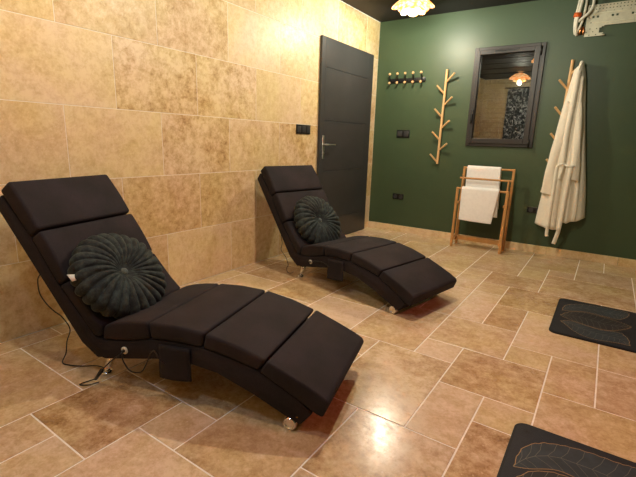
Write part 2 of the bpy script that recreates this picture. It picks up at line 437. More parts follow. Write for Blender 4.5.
for z in (1.985, 1.11):
    bm = bmesh.new(); add_tube(bm, [(1.756, -.042, z-.04), (1.756, -.042, z+.04)], .007, 10)
    rel(obj('hinge', bm, M_black, win), win)
bm = bmesh.new()  # dark slats added behind the pane so the glass reads as night-dark
for k in range(20): add_box(bm, WX0+.02, WX1-.02, .12, .13, WZ0+.05*k+.001, WZ0+.05*k+.049, .004, 1)
rel(obj('added_dark_backing', bm, M_anth, win, smooth=False), win)

# door on the left wall
DY0, DY1, DZ = -1.232, -.165, 2.052
door = empty('door_1', (0, DY0, 0)); door['kind'] = 'structure'
bm = bmesh.new(); D = .028
for (a, b) in ((DY0, DY0+.065), (DY1-.125, DY1)): add_box(bm, .002, D, a, b, .004, DZ, .0015, 1)
gz = [.245, .767, 1.274, 1.777]; prof = [(.002, .004), (D, .004)]
for z in gz: prof += [(D, z-.003), (D-.004, z), (D, z+.003)]
prof += [(D, DZ), (.002, DZ)]
add_prism(bm, prof, DY0+.065, DY1-.125)
rel(obj('door_leaf', bm, M_anth, door, smooth=False), door)
bm = bmesh.new(); add_box(bm, D, D+.006, -1.185, -1.148, .89, 1.125, .003, 2)
hp = rel(obj('handle_plate', bm, M_steel, door), door)
bm = bmesh.new(); add_tube(bm, smooth_path([(D+.004, -1.166, 1.035), (D+.045, -1.166, 1.035), (D+.052, -1.15, 1.035), (D+.052, -1.08, 1.033), (D+.05, -1.015, 1.034)], 5), .009, 10)
rel(obj('door_handle', bm, M_steel, door), door)
bm = bmesh.new(); add_tube(bm, [(D, -1.166, .95), (D+.014, -1.166, .95)], .011, 14)
rel(obj('keyhole_cylinder', bm, M_steel, door), door)

# ------------------------------------------------------------------ lounge chairs
W = .545
TOP = [(.032, .262), (.09, .290), (.18, .312), (.276, .325), (.41, .334), (.55, .329), (.69, .305), (.817, .268), (.94, .220), (1.016, .188), (1.061, .163)]
BND = [(.02, .196), (.163, .217), (.286, .250), (.40, .261), (.535, .262), (.66, .244), (.784, .217), (.957, .130), (1.018, .095)]
def interp(L, x):
    return lerp_list(L, x)
def seat_poly(u0, u1, ub0, ub1, end=None):
    n = 6
    t = [(u0+(u1-u0)*k/n, interp(TOP, u0+(u1-u0)*k/n)) for k in range(n+1)]
    b = [(ub1+(ub0-ub1)*k/n, interp(BND, ub1+(ub0-ub1)*k/n)+.002) for k in range(n+1)]
    return t+b
def make_chair():
    root = empty('lounge_chair', (0, 0, 0))
    tag(root, 'x', 'lounge chair', 'padded relax loungers along the stone wall')
    frame = [(-.540, .742), (-.222, .318), (-.103, .160), (-.016, .100), (.004, .108), (.03, .105), (.12, .124), (.236, .148), (.33, .168), (.47, .178), (.60, .165), (.76, .111), (.90, .052), (.957, .032), (1.003, .092)]
    frame += BND[-2::-1]+[(-.02, .205), (-.205, .415), (-.341, .620), (-.498, .795)]
    bm = bmesh.new(); add_prism(bm, frame, .004, W-.004, .008, 2, 22)
    obj('frame', bm, M_fab, root, angle=40)
    def cushion(poly, name, bev=.014):
        bm = bmesh.new(); add_prism(bm, poly, 0, W, bev, 4, 30)
        o = obj(name, bm, M_fab, root, angle=60); return o
    def slab(P, Q, th0, th1, n=5):
        P = Vector(P); Q = Vector(Q); d = (Q-P).normalized(); nn = Vector((d.y, -d.x))  # inward (down-left)
        if nn.x > 0: nn = -nn
        pts = [P+(Q-P)*k/n - nn*(.006*math.sin(PI*k/n)) for k in range(n+1)]
        return [tuple(p) for p in pts]+[tuple(Q+nn*th1), tuple(P+nn*th0)]
    A, B, C, Dd = (-.434, .860), (-.282, .657), (-.143, .447), (.040, .250)
    cushion(slab(A, (B[0]-.003, B[1]+.004), .078, .070), 'headrest_cushion')
    cushion(slab((B[0]+.003, B[1]-.004), (C[0]-.003, C[1]+.004), .070, .066), 'back_cushion')
    cushion([(-.140, .442), (-.085, .378), (-.03, .316), (.030, .262), (.016, .206), (-.02, .207), (-.197, .415)], 'back_cushion')
    cushion(seat_poly(.036, .273, .026, .281), 'seat_cushion')
    cushion(seat_poly(.279, .547, .287, .532), 'seat_cushion')
    cushion(seat_poly(.553, .814, .538, .781), 'seat_cushion')
    fp = seat_poly(.820, 1.059, .787, 1.018); cushion(fp[:7]+[(1.067, .148), (1.045, .090)]+fp[7:], 'foot_cushion', .016)
    # chrome rear legs and front rollers
    for s in (0, 1):
        y = .058 if s == 0 else W-.058; dy = -1 if s == 0 else 1
        bm = bmesh.new()
        add_tube(bm, [(.015, y-dy*.012, .125), (-.014, y, .035), (-.026, y+dy*.004, .010)], [.023, .016, .012], 16)
        add_lathe(bm, [(0, 0), (.025, 0), (.028, .004), (.026, .010), (.012, .014), (0, .014)], 20, Matrix.Translation((-.026, y+dy*.004, 0)))
        obj('leg', bm, M_chrome, root)
        bm = bmesh.new(); y0 = .001 if s == 0 else W-.046
        add_lathe(bm, [(0, .003), (.016, .003), (.019, 0), (.024, 0), (.027, .004), (.027, .041), (.022, .045), (0, .045)], 24, Matrix.Translation((.914, y0, .0275)) @ Matrix.Rotation(-PI/2, 4, 'X'))
        obj('roller_foot', bm, M_chrome, root, angle=40)
    bm = bmesh.new()
    Mx = Matrix.Translation((.144, .005, .172)) @ Matrix.Rotation(PI/2, 4, 'X')
    add_lathe(bm, [(.007, 0), (.016, 0), (.017, .004), (.012, .009), (.007, .007), (.007, 0)], 24, Mx)
    so = obj('socket_ring', bm, M_white, root); so['label'] = 'white cable socket ring on the side'
    bm = bmesh.new(); add_lathe(bm, [(0, 0), (.007, 0), (.007, .014), (.004, .018), (0, .018)], 12, Mx)
    obj('plug', bm, M_black, so)
    # side pocket hanging on the near side
    bm = bmesh.new()
    n = 8; g = []
    for j in range(n+1):
        row = []
        for i in range(n+1):
            s_, t_ = i/n, j/n
            u = .332+.150*s_+.006*t_*(s_-.5); z = .240+.010*s_-t_*(.148-.006*s_)
            y = -.006-.012*math.sin(PI*s_)*(.35+.65*t_)*(1-.25*t_)
            row.append((bm.verts.new((u, y, z)), bm.verts.new((u, .003-.004*(t_ > .45), z))))
        g.append(row)
    for j in range(n):
        for i in range(n):
            bm.faces.new([g[j][i][0], g[j][i+1][0], g[j+1][i+1][0], g[j+1][i][0]]); bm.faces.new([g[j][i][1], g[j+1][i][1], g[j+1][i+1][1], g[j][i+1][1]])
    for i in range(n):
        for j in (0, n): bm.faces.new([g[j][i][0], g[j][i+1][0], g[j][i+1][1], g[j][i][1]])
        for j in (0, n): bm.faces.new([g[i][j][0], g[i+1][j][0], g[i+1][j][1], g[i][j][1]])
    pk = obj('side_pocket', bm, M_fab, root)
    return root
c1 = make_chair(); c1.location = (.7296, -3.9487, 0); c1.rotation_euler.z = .2556
c1['label'] = 'black padded lounge chair in the foreground with curved seat, closest to the camera'
c2 = copy_tree(c1); c2.location = (.5552, -2.2641, 0); c2.rotation_euler.z = -.1971
c2['label'] = 'black padded lounge chair farther back, in front of the dark grey door'
def CW_(c, u, v, z):
    t = c.rotation_euler.z; x, y, _ = c.location
    return Vector((x+u*math.cos(t)-v*math.sin(t), y+u*math.sin(t)+v*math.cos(t), z))
# cable from socket to pocket, part of each chair (both are wired alike)
for c in (c1, c2):
    bm = bmesh.new()
    if c is c1: P = [(.144, -.012, .172), (.160, -.025, .140), (.20, -.03, .105), (.255, -.028, .112), (.282, -.02, .160), (.300, -.015, .205), (.325, -.02, .215), (.352, -.028, .192), (.372, -.02, .170)]
    else: P = [(.144, -.012, .172), (.17, -.02, .180), (.22, -.02, .200), (.27, -.015, .205), (.30, -.016, .205), (.33, -.02, .20), (.36, -.02, .19)]
    add_tube(bm, smooth_path(P, 6), .0028, 8)
    obj('remote_cable', bm, M_black, c)
# cables behind and below chair one
bm = bmesh.new()
P = [CW_(c1, -.372, .05, .43), CW_(c1, -.393, .05, .397), CW_(c1, -.392, .05, .333), CW_(c1, -.358, .05, .288), CW_(c1, -.312, .05, .256), CW_(c1, -.264, .05, .234),
     CW_(c1, -.222, .05, .182), CW_(c1, -.25, .05, .114), CW_(c1, -.265, .05, .05), (.455, -3.985, .006), (.505, -3.975, .005), (.556, -3.946, .005), (.606, -3.905, .005), (.66, -3.895, .006), (.700, -3.925, .012)]
add_tube(bm, smooth_path(P, 6), .0026, 8)
tag(obj('power_cable', bm, M_black), 'thin black cable hanging behind the foreground lounge chair down to the floor', 'cable', 'chair cables')
bm = bmesh.new()
add_tube(bm, smooth_path([CW_(c1, .14, -.015, .165), CW_(c1, .10, -.03, .13), CW_(c1, .06, -.035, .09), CW_(c1, .03, -.03, .06)], 5), .0026, 8)
add_tube(bm, [CW_(c1, .045, -.033, .075), CW_(c1, .0, -.03, .020)], [.009, .007], 10)
add_tube(bm, smooth_path([CW_(c1, .0, -.03, .02), CW_(c1, -.03, -.03, .006), CW_(c1, -.05, -.07, .005), CW_(c1, -.01, -.06, .006), CW_(c1, .02, -.03, .01)], 5), .0026, 8)
tag(obj('power_cable', bm, M_black), 'black cable with connector looped beside the chrome rear leg of the foreground chair', 'cable', 'chair cables')
bm = bmesh.new()
add_tube(bm, smooth_path([CW_(c2, -.25, .05, .32), CW_(c2, -.269, .05, .291), CW_(c2, -.252, .05, .234), CW_(c2, -.265, .05, .172), CW_(c2, -.205, .05, .125), CW_(c2, -.172, .05, .066), CW_(c2, -.19, .05, .03), CW_(c2, -.165, .04, .004), CW_(c2, -.13, .05, .004), CW_(c2, -.15, .09, .004)], 6), .0024, 8)
tag(obj('power_cable', bm, M_black), 'thin dark cable hanging behind the lounge chair near the door', 'cable', 'chair cables')

# ------------------------------------------------------------------ pleated round pillows
def pillow_mesh(npl=26, R=.208, T=.068, seed=1):
    bm = bmesh.new(); r_ = random.Random(seed)
    nt_ = npl*10; nf = 34; rings = []
    amp = [1+r_.uniform(-.15, .15) for _ in range(npl)]
    for j in range(1, nf):
        ph = PI*j/nf; row = []
        for k in range(nt_):
            th = 2*PI*k/nt_
            rr = math.sin(ph)**.78; h = math.copysign(abs(math.cos(ph))**.72, math.cos(ph))
            dim = 1-.62*math.exp(-(rr/.24)**2)
            idx = int(k/10) % npl; ple = abs(math.sin(npl*th/2))**.55*amp[idx]
            g = rr**.7
            r0 = R*rr*(.93+.075*ple*g) ; z0 = T*h*dim*(.80+.24*ple*min(1, rr*1.6))
            tw = th+.16*rr*rr
            row.append(bm.verts.new((r0*math.cos(tw)*1.03, r0*math.sin(tw)*.97, z0+.004*math.sin(3*th)*rr)))
        rings.append(row)
    top = bm.verts.new((0, 0, T*.34)); bot = bm.verts.new((0, 0, -T*.34))
    for a, b in zip(rings, rings[1:]):
        for k in range(nt_): bm.faces.new((a[k], a[(k+1) % nt_], b[(k+1) % nt_], b[k]))
    for k in range(nt_):
        bm.faces.new((top, rings[0][k], rings[0][(k+1) % nt_])); bm.faces.new((bot, rings[-1][(k+1) % nt_], rings[-1][k]))
    return bm
def make_pillow():
    root = empty('round_pillow', (0, 0, 0))
    tag(root, 'x', 'pillow', 'pleated green velvet pillows')
    obj('pleated_cover', pillow_mesh(), M_velvet, root)
    bm = bmesh.new(); add_lathe(bm, [(0, .016), (.014, .018), (.017, .023), (.013, .029), (.006, .032), (0, .0325)], 20, Matrix.Translation((0, 0, .004)))
    b = obj('button', bm, M_button, root); b['label'] = 'small round fabric button in the centre'
    bm = bmesh.new()
    vs = [bm.verts.new(q) for q in ((-.185, .03, .016), (-.185, .050, .016), (-.232, .062, .020), (-.228, .030, .018))]
    bm.faces.new(vs); r = bmesh.ops.extrude_face_region(bm, geom=list(bm.faces)); bmesh.ops.translate(bm, verts=[v for v in r['geom'] if isinstance(v, bmesh.types.BMVert)], vec=(0, 0, .0012))
    t = obj('tag', bm, M_white, root); t['label'] = 'small white care tag'
    return root
def place_pillow(p, c, u, v, z, roll, tilt=0.0):
    th = c.rotation_euler.z
    ux = Vector((math.cos(th), math.sin(th), 0)); vx = Vector((-math.sin(th), math.cos(th), 0))
    n2 = Vector((.836, .548)); n = (ux*(n2.x)+Vector((0, 0, n2.y))).normalized()
    n = (n + Vector((0, 0, tilt))).normalized()
    X = (-vx)  # pillow x axis
    X = (X - n*X.dot(n)).normalized(); Y = n.cross(X)
    Mx = Matrix((X, Y, n)).transposed().to_4x4()
    p.rotation_euler = (Mx @ Matrix.Rotation(roll, 4, 'Z')).to_euler()
    p.location = CW_(c, u, v, z)
p1 = make_pillow(); p1['label'] = 'dark green pleated velvet round pillow on the foreground lounge chair'
p2 = copy_tree(p1); p2['label'] = 'dark green pleated velvet round pillow on the lounge chair near the door'
place_pillow(p1, c1, -.040, .196, .430, PI-.02, .16); p1.scale = (1.10,)*3
place_pillow(p2, c2, -.046, .255, .424, -1.5, .04); p2.scale = (1.10,)*3

# ------------------------------------------------------------------ mats
def add_line(bm, pts, w, z, mat=0):
    P = [Vector((x, y, 0)) for x, y in pts]; L_, R_ = [], []
    for i, p in enumerate(P):
        t = (P[min(i+1, len(P)-1)]-P[max(i-1, 0)]).normalized(); n = Vector((-t.y, t.x, 0))
        L_.append(bm.verts.new((p.x+n.x*w, p.y+n.y*w, z))); R_.append(bm.verts.new((p.x-n.x*w, p.y-n.y*w, z)))
    for i in range(len(P)-1):
        f = bm.faces.new((L_[i], L_[i+1], R_[i+1], R_[i])); f.material_index = mat
LEAVES = [
 ([(.037, .423), (.046, .532), (.091, .604), (.162, .643), (.251, .661), (.337, .662), (.388, .669), (.412, .640), (.402, .569)],
  [(.402, .569), (.369, .497), (.336, .472), (.271, .481), (.169, .495), (.084, .444), (.037, .423)], (.037, .423), (.412, .615), 0),
 ([(.036, .326), (.085, .428), (.169, .479), (.254, .468), (.336, .442), (.383, .421), (.417, .383)],
  [(.417, .383), (.381, .317), (.320, .248), (.259, .214), (.196, .232), (.138, .257), (.079, .283), (.036, .326)], (.036, .326), (.417, .383), 1),
 ([(.046, .213), (.097, .253), (.180, .233), (.259, .227), (.320, .235), (.365, .231), (.396, .157), (.400, .065)],
  [(.400, .065), (.334, .062), (.262, .041), (.188, .044), (.124, .095), (.074, .178), (.046, .213)], (.046, .213), (.400, .065), 0)]
MW, ML = .47, .705
def make_mat():
    root = empty('floor_mat', (0, 0, 0)); tag(root, 'x', 'mat', 'dark leaf print mats')
    def slab(bm, inset, z0, z1, r, mat=0):
        pts = []
        for cx, cy, a0 in ((MW-inset-r, ML-inset-r, 0), (inset+r, ML-inset-r, PI/2), (inset+r, inset+r, PI), (MW-inset-r, inset+r, 3*PI/2)):
            for k in range(9): pts.append((cx+r*math.cos(a0+PI/2*k/8), cy+r*math.sin(a0+PI/2*k/8)))
        a = [bm.verts.new((x, y, z0)) for x, y in pts]; b = [bm.verts.new((x, y, z1)) for x, y in pts]
        bm.faces.new(a[::-1]); bm.faces.new(b)
        for i in range(len(pts)): bm.faces.new((a[i], a[(i+1) % len(pts)], b[(i+1) % len(pts)], b[i]))
    bm = bmesh.new(); slab(bm, 0, .0005, .0065, .045); e = obj('mat_binding', bm, M_matedge, root, smooth=False)
    bm = bmesh.new(); slab(bm, .009, .003, .0085, .038); obj('mat_top', bm, M_mat, root, smooth=False)
    for up, lo, a, b, kind in LEAVES:
        U = [(q.x, q.y) for q in smooth_path([(x, y, 0) for x, y in up], 6)]; Lo = [(q.x, q.y) for q in smooth_path([(x, y, 0) for x, y in lo], 6)]
        bm = bmesh.new()
        # filled leaf
        ring = U+Lo[1:-1]
        f = bm.faces.new([bm.verts.new((x, y, .0088)) for x, y in ring]); bmesh.ops.triangulate(bm, faces=[f])
        r = bmesh.ops.extrude_face_region(bm, geom=list(bm.faces)); bmesh.ops.translate(bm, verts=[v for v in r['geom'] if isinstance(v, bmesh.types.BMVert)], vec=(0, 0, -.0012))
        leaf = obj('leaf_print', bm, M_leafdark if kind else M_leaf, root, smooth=False)
        bm = bmesh.new()
        ruf = [(x+.0022*math.sin(i*1.7), y+.0022*math.cos(i*2.3)) for i, (x, y) in enumerate(U)]
        add_line(bm, ruf, .0013, .0093, 0); add_line(bm, Lo, .0013, .0093, 0)
        A, B = Vector(a), Vector(b)
        # midrib and side veins
        mid = []
        for k in range(15):
            t = k/14; i = min(int(t*(len(U)-1)), len(U)-1); j = min(int((1-t)*(len(Lo)-1)), len(Lo)-1)
            mid.append(((U[i][0]+Lo[j][0])/2, (U[i][1]+Lo[j][1])/2))
        add_line(bm, mid, .0010, .0094, 1)
        for k in range(1, 14):
            t = k/14
            for side, Q in ((1, U), (0, Lo)):
                tt = t+.07
                if tt > .98: continue
                q = Q[int(tt*(len(Q)-1))] if side else Q[int((1-tt)*(len(Q)-1))]
                m = mid[k]; c = ((m[0]+q[0])/2+.006, (m[1]+q[1])/2)
                add_line(bm, [m, c, q], .0007, .0094, 1)
        obj('leaf_outline', bm, [M_gold, M_pale_line], leaf, smooth=False)
    # little medallion in the corner
    bm = bmesh.new()
    for k in range(8):
        a = k*PI/4; add_line(bm, [(.045, ML-.055), (.045+.014*math.cos(a), ML-.055+.014*math.sin(a))], .0014, .0093)
    obj('corner_motif', bm, M_matedge, root, smooth=False)
    return root
m1 = make_mat(); m1.location = (2.310, -2.100, 0); m1['label'] = 'dark rounded mat with three leaves, farther one near the green wall'
m2 = copy_tree(m1); m2.location = (2.310, -3.835, 0); m2['label'] = 'dark rounded mat with leaf print cut off at the bottom right corner'

# ------------------------------------------------------------------ towel rack and towels
rk = empty('towel_rack', (1.17, -.31, 0)); tag(rk, 'folding bamboo towel rack with three rails by the green wall', 'towel rack')
def rrel(o): return rel(o, rk)
rails = [(-.100, .838), (-.200, .733), (-.288, .628)]
for (y, z) in rails:
    bm = bmesh.new(); add_tube(bm, [(1.163, y, z), (1.682, y, z)], .0105, 14); rrel(obj('rail', bm, M_bamboo, rk, angle=50))
def post(x, y0, z0, y1, z1, w=.024, d=.026):
    bm = bmesh.new(); a = Vector((x, y0, z0)); b = Vector((x, y1, z1))
    add_prism(bm, [(x-w/2, z0), (x+w/2, z0), (x+w/2, z1), (x-w/2, z1)], 0, d, .003, 1)
    for v in bm.verts:
        t = (v.co.z-z0)/(z1-z0); v.co.y += y0+(y1-y0)*t-d/2
    return rrel(obj('post', bm, M_bamboo, rk, angle=30))
for x in (1.175, 1.671):
    post(x, -.318, 0, -.288, .640)
    sx = .020 if x < 1.4 else -.020
    post(x, -.140, 0, -.100, .850)
    post(x+sx, -.265, .07, -.200, .745, .016)
    bm = bmesh.new(); add_box(bm, x+sx*1.0-.008, x+sx*1.0+.008, -.315, -.125, .075, .105, .002, 1)
    rrel(obj('side_brace', bm, M_bamboo, rk, smooth=False))
    bm = bmesh.new(); add_box(bm, x+sx-.008, x+sx+.008, -.30, -.115, .47, .495, .002, 1)
    rrel(obj('side_brace', bm, M_bamboo, rk, smooth=False))
bm = bmesh.new(); add_box(bm, 1.166, 1.68, -.225, -.206, .068, .112, .002, 1); rrel(obj('cross_board', bm, M_bamboo, rk, smooth=False))

def towel(x0t, x1t, x0b, x1b, ry, rz, zf, zb, r, label, seed, th=.009):
    """a folded towel draped over the rail at (ry, rz): short sides hang front (zf) and back (zb)"""
    rr = random.Random(seed); path = []
    R_ = .0135+th
    n = 26
    for k in range(n+1): path.append((ry-R_-.006*(1-k/n), zf+(rz-zf)*k/n, (1-k/n)))
    for k in range(1, 10):
        a = PI-PI*k/10; path.append((ry+R_*math.cos(a), rz+R_*math.sin(a), 0))
    for k in range(1, n+1): path.append((ry+R_, rz-(rz-zb)*k/n, k/n*.7))
    bm = bmesh.new(); nx = 22; g = []
    for (y, z, w) in path:
        row = []
        for i in range(nx+1):
            s = i/nx; x = (x0t+(x0b-x0t)*w)*(1-s)+(x1t+(x1b-x1t)*w)*s
            dy = -(.006*w*math.sin(6*s+seed)+.003*w*math.sin(13*s+seed*2)) if y < ry else .0
            rib = -.0016*(math.sin((z-zf)*240) > 0) if (y < ry and .04 < z-zf < .085) else 0
            row.append(bm.verts.new((x, y+dy+rib, z - (.008*s*w if y < ry else 0))))
        g.append(row)
    for a, b in zip(g, g[1:]):
        for i in range(nx): bm.faces.new((a[i], a[i+1], b[i+1], b[i]))
    bmesh.ops.recalc_face_normals(bm, faces=bm.faces)
    o = obj('towel', bm, M_towel); md = o.modifiers.new('thick', 'SOLIDIFY'); md.thickness = th*2; md.offset = 0
    b2 = o.modifiers.new('round', 'BEVEL'); b2.width = .005; b2.segments = 2; b2.limit_method = 'ANGLE'
    return tag(o, label, 'towel', 'cream towels on the rack')
towel(1.205, 1.545, 1.21, 1.570, -.100, .838, .345, .42, 0, 'cream towel folded over the rear top rail of the bamboo rack', 2, .006)
towel(1.222, 1.592, 1.222, 1.552, -.288, .628, .300, .36, 0, 'cream towel folded over the front rail, in front of the other towel', 5, .006)

# ------------------------------------------------------------------ hooks and branch racks
hk = empty('coat_rack', (.38, 0, 1.78)); tag(hk, 'small black wall coat rack with wooden knobs, left on the green wall', 'coat rack')
bm = bmesh.new(); add_box(bm, .160, .612, -.014, -.0005, 1.755, 1.805, .003, 2); rel(obj('mounting_bar', bm, M_black, hk), hk)
for i in range(5):
    x = .193+.0955*i
    for up in (1, 0):
        bm = bmesh.new()
        if up: P = [(x, -.012, 1.785), (x, -.035, 1.79), (x, -.055, 1.81), (x, -.062, 1.836)]; e = Vector((x, -.063, 1.850))
        else: P = [(x, -.012, 1.768), (x, -.032, 1.755), (x, -.048, 1.735), (x, -.060, 1.743)]; e = Vector((x, -.062, 1.752))
        add_tube(bm, smooth_path(P, 5), .005, 10); h = rel(obj('hook', bm, M_black, hk), hk)
        bm = bmesh.new(); bmesh.ops.create_uvsphere(bm, u_segments=16, v_segments=10, radius=.015, matrix=Matrix.Translation(e))
        k = obj('knob', bm, M_wood, h); k.matrix_parent_inverse = Matrix.Identity(4)

def branch_rack(name_loc, top, bot, pegs, label):
    r = empty('branch_coat_rack', name_loc); tag(r, label, 'coat rack', 'wooden branch coat racks')
    bm = bmesh.new(); add_tube(bm, [(top[0], -.022, top[1]), (bot[0], -.022, bot[1])], .0135, 16); rel(obj('pole', bm, M_wood, r, angle=50), r)
    for (bx, bz, tx, tz) in pegs:
        bm = bmesh.new(); add_tube(bm, [(bx, -.022, bz), (tx, -.075, tz)], .0105, 14)
        rel(obj('peg', bm, M_wood, r, angle=50), r)
    for z in (top[1]-.12, bot[1]+.12):
        t = (z-bot[1])/(top[1]-bot[1]); x = bot[0]+(top[0]-bot[0])*t
        bm = bmesh.new(); add_tube(bm, [(x, -.012, z), (x, .001, z)], .009, 12); rel(obj('wall_fixing', bm, M_steel, r), r)
    return r
pg = []
for k in range(4):
    pg.append((.868-.006*k, 1.750-.2455*k, .954-.004*k, 1.820-.2455*k)); pg.append((.842-.003*k, 1.618-.2465*k, .772-.004*k, 1.700-.2455*k))
pg[7] = (.832, .876, .764, .962)
branch_rack((.84, 0, 1.37), (.853, 1.868), (.838, .856), pg, 'wooden branch coat rack with bare pegs, between the small coat rack and the window')
pg = []
for k in range(4):
    pg.append((2.022-.006*k, 1.620-.245*k, 1.950-.002*k, 1.700-.2455*k)); pg.append((2.035-.006*k, 1.755-.2455*k, 2.112-.004*k, 1.822-.2455*k))
branch_rack((2.02, 0, 1.37), (2.032, 1.878), (2.010, .866), pg, 'wooden branch coat rack right of the window, mostly hidden behind the cream bathrobe')

# ------------------------------------------------------------------ bathrobe
rb = empty('bathrobe', (2.12, -.08, 1.84)); tag(rb, 'cream bathrobe with loose belt hanging from the wooden peg rack', 'bathrobe')
LX = [(1.84, 2.108), (1.79, 2.055), (1.57, 2.028), (1.43, 2.005), (1.20, 1.982), (.955, 1.962), (.65, 1.945), (.30, 1.915)]
RX = [(1.84, 2.128), (1.80, 2.143), (1.70, 2.166), (1.43, 2.200), (1.06, 2.255), (.69, 2.315), (.43, 2.345), (.30, 2.35)]
LX.sort(); RX.sort()
HEM = [(0, .318), (.2, .296), (.42, .285), (.5, .290), (.535, .36), (.57, .372), (.66, .362), (.72, .378), (.86, .392), (1, .425)]
bm = bmesh.new(); ns, nz = 96, 70; g = []
def robe_y(s, w, z):
    base = (.055+.055*w)*math.sin(PI*min(max(s, 0), 1))**.55
    f = .013*w**.6*math.sin(2*PI*(3.3*s+.30*math.sin(2.2*z+.6)))+.005*w**.7*math.sin(2*PI*(7.3*s+.2*math.sin(4*z))+2*z)+.003*math.sin(9*z+11*s)*w
    f += .010*math.exp(-((s-.33)/.03)**2)*min(1, w*2)
    return base + f*math.sin(PI*s)**.4
for j in range(nz+1):
    w = j/nz; row = []
    for i in range(ns+1):
        s = i/ns; zb = lerp_list(HEM, s); ztop = 1.84-.05*abs(s-.75)*(w < .2)
        z = 1.846+(zb-1.846)*w
        a, b = lerp_list(LX, z), lerp_list(RX, z)
        row.append(bm.verts.new((a+(b-a)*s, -.030-robe_y(s, w, z)-.02*(1-w)*math.sin(PI*s), z)))
    g.append(row)
bk = []
for j in range(nz+1):
    w = j/nz; row = []
    for i in range(ns+1):
        s = i/ns; v = g[j][i].co
        row.append(g[j][i] if i in (0, ns) else bm.verts.new((v.x, -.026+.006*math.sin(20*s), v.z+.01*w)))
    bk.append(row)
for j in range(nz):
    for i in range(ns):
        bm.faces.new((g[j][i], g[j][i+1], g[j+1][i+1], g[j+1][i])); bm.faces.new((bk[j][i+1], bk[j][i], bk[j+1][i], bk[j+1][i+1]))
for i in range(ns):
    for q in (0, nz):
        vs = []
        for v in (g[q][i], g[q][i+1], bk[q][i+1], bk[q][i]):
            if v not in vs: vs.append(v)
        bm.faces.new(vs)
rel(obj('robe_body', bm, M_robe, rb), rb)
def front_y(x, z):
    a, b = lerp_list(LX, z), lerp_list(RX, z); s = (x-a)/(b-a); w = (1.846-z)/(1.55)
    return -.030-robe_y(min(max(s, .02), .98), w, z)-.02*(1-w)*math.sin(PI*min(max(s, 0), 1))
def sleeve(path, name='sleeve'):
    """path rows: z, x centre, half width, depth, height of y above the body"""
    bm = bmesh.new(); rings = []; n = 28
    fine = []
    for (a, b) in zip(path, path[1:]):
        for k in range(8): fine.append([a[q]+(b[q]-a[q])*k/8 for q in range(4)])
    fine.append(list(path[-1]))
    for (z, x, hw, dp) in fine:
        ring = []; yc = front_y(x, z)
        for k in range(n):
            a = 2*PI*k/n; c, s = math.cos(a), math.sin(a)
            wob = 1+.06*math.sin(3*a+z*9)+.04*math.sin(5*a-z*14)
            ring.append(bm.verts.new((x+hw*math.copysign(abs(c)**.8, c)*wob, yc+.004-dp*math.copysign(abs(s)**.8, s)*wob, z-.012*c)))
        rings.append(ring)
    for a, b in zip(rings, rings[1:]):
        for k in range(n): bm.faces.new((a[k], a[(k+1) % n], b[(k+1) % n], b[k]))
    bm.faces.new(rings[0]); bm.faces.new(rings[-1])
    rel(obj(name, bm, M_robe, rb), rb)
sleeve([(1.50, 2.062, .020, .014), (1.25, 2.044, .042, .040), (1.05, 2.024, .052, .048), (.85, 2.006, .056, .048), (.655, 1.994, .054, .042), (.63, 1.992, .055, .040)])
sleeve([(1.50, 2.150, .018, .014), (1.25, 2.172, .034, .034), (1.0, 2.190, .042, .040), (.81, 2.196, .046, .038), (.785, 2.196, .047, .036)])
def strip(pts, w, th, name, lab=None, wob=.0):
    """flat band following (x,z[,y offset]) over the robe"""
    bm = bmesh.new(); P = smooth_path([(p[0], 0, p[1]) for p in pts], 6); rows = []
    for i, p in enumerate(P):
        t = (P[min(i+1, len(P)-1)]-P[max(i-1, 0)]).normalized(); n = Vector((t.z, 0, -t.x))
        z = max(p.z, .32); yb = front_y(p.x, z) - .004
        if name == 'belt': yb -= .030 if p.z > .75 else (.022 if p.z > .3 else .0)
        q0, q1 = p-n*w, p+n*w
        rows.append([bm.verts.new((q0.x, yb, q0.z)), bm.verts.new((p.x, yb-th, p.z)), bm.verts.new((q1.x, yb, q1.z)), bm.verts.new((q1.x, yb+th*.7, q1.z)), bm.verts.new((q0.x, yb+th*.7, q0.z))])
    for a, b in zip(rows, rows[1:]):
        for k in range(5): bm.faces.new((a[k], a[(k+1) % 5], b[(k+1) % 5], b[k]))
    bm.faces.new(rows[0]); bm.faces.new(rows[-1])
    return rel(obj(name, bm, M_robe, rb), rb)
strip([(2.100, 1.77), (2.098, 1.6), (2.092, 1.4), (2.085, 1.2), (2.090, 1.0), (2.085, .8), (2.085, .6), (2.09, .40), (2.095, .31)], .022, .010, 'collar_band')
strip([(2.134, 1.72), (2.150, 1.5), (2.165, 1.3), (2.215, 1.0), (2.245, .7), (2.262, .40)], .014, .008, 'collar_band')
strip([(2.052, .900), (2.08, .922), (2.13, .915), (2.17, .905), (2.20, .920)], .012, .007, 'belt')
strip([(2.055, .905), (2.050, .85), (2.052, .7), (2.050, .5), (2.052, .35), (2.050, .25), (2.056, .215)], .015, .003, 'belt')
strip([(2.165, .905), (2.162, .8), (2.158, .6), (2.155, .42), (2.150, .30), (2.135, .21), (2.122, .145)], .018, .003, 'belt')
strip([(2.10, .915), (2.095, .86), (2.085, .80), (2.10, .79)], .012, .005, 'belt')
# loop holding it on the peg
bm = bmesh.new(); add_tube(bm, smooth_path([(2.098, -.072, 1.815), (2.100, -.072, 1.842), (2.112, -.078, 1.852), (2.124, -.072, 1.842), (2.128, -.07, 1.815)], 5), .005, 8); rel(obj('hanging_loop', bm, M_robe, rb), rb)

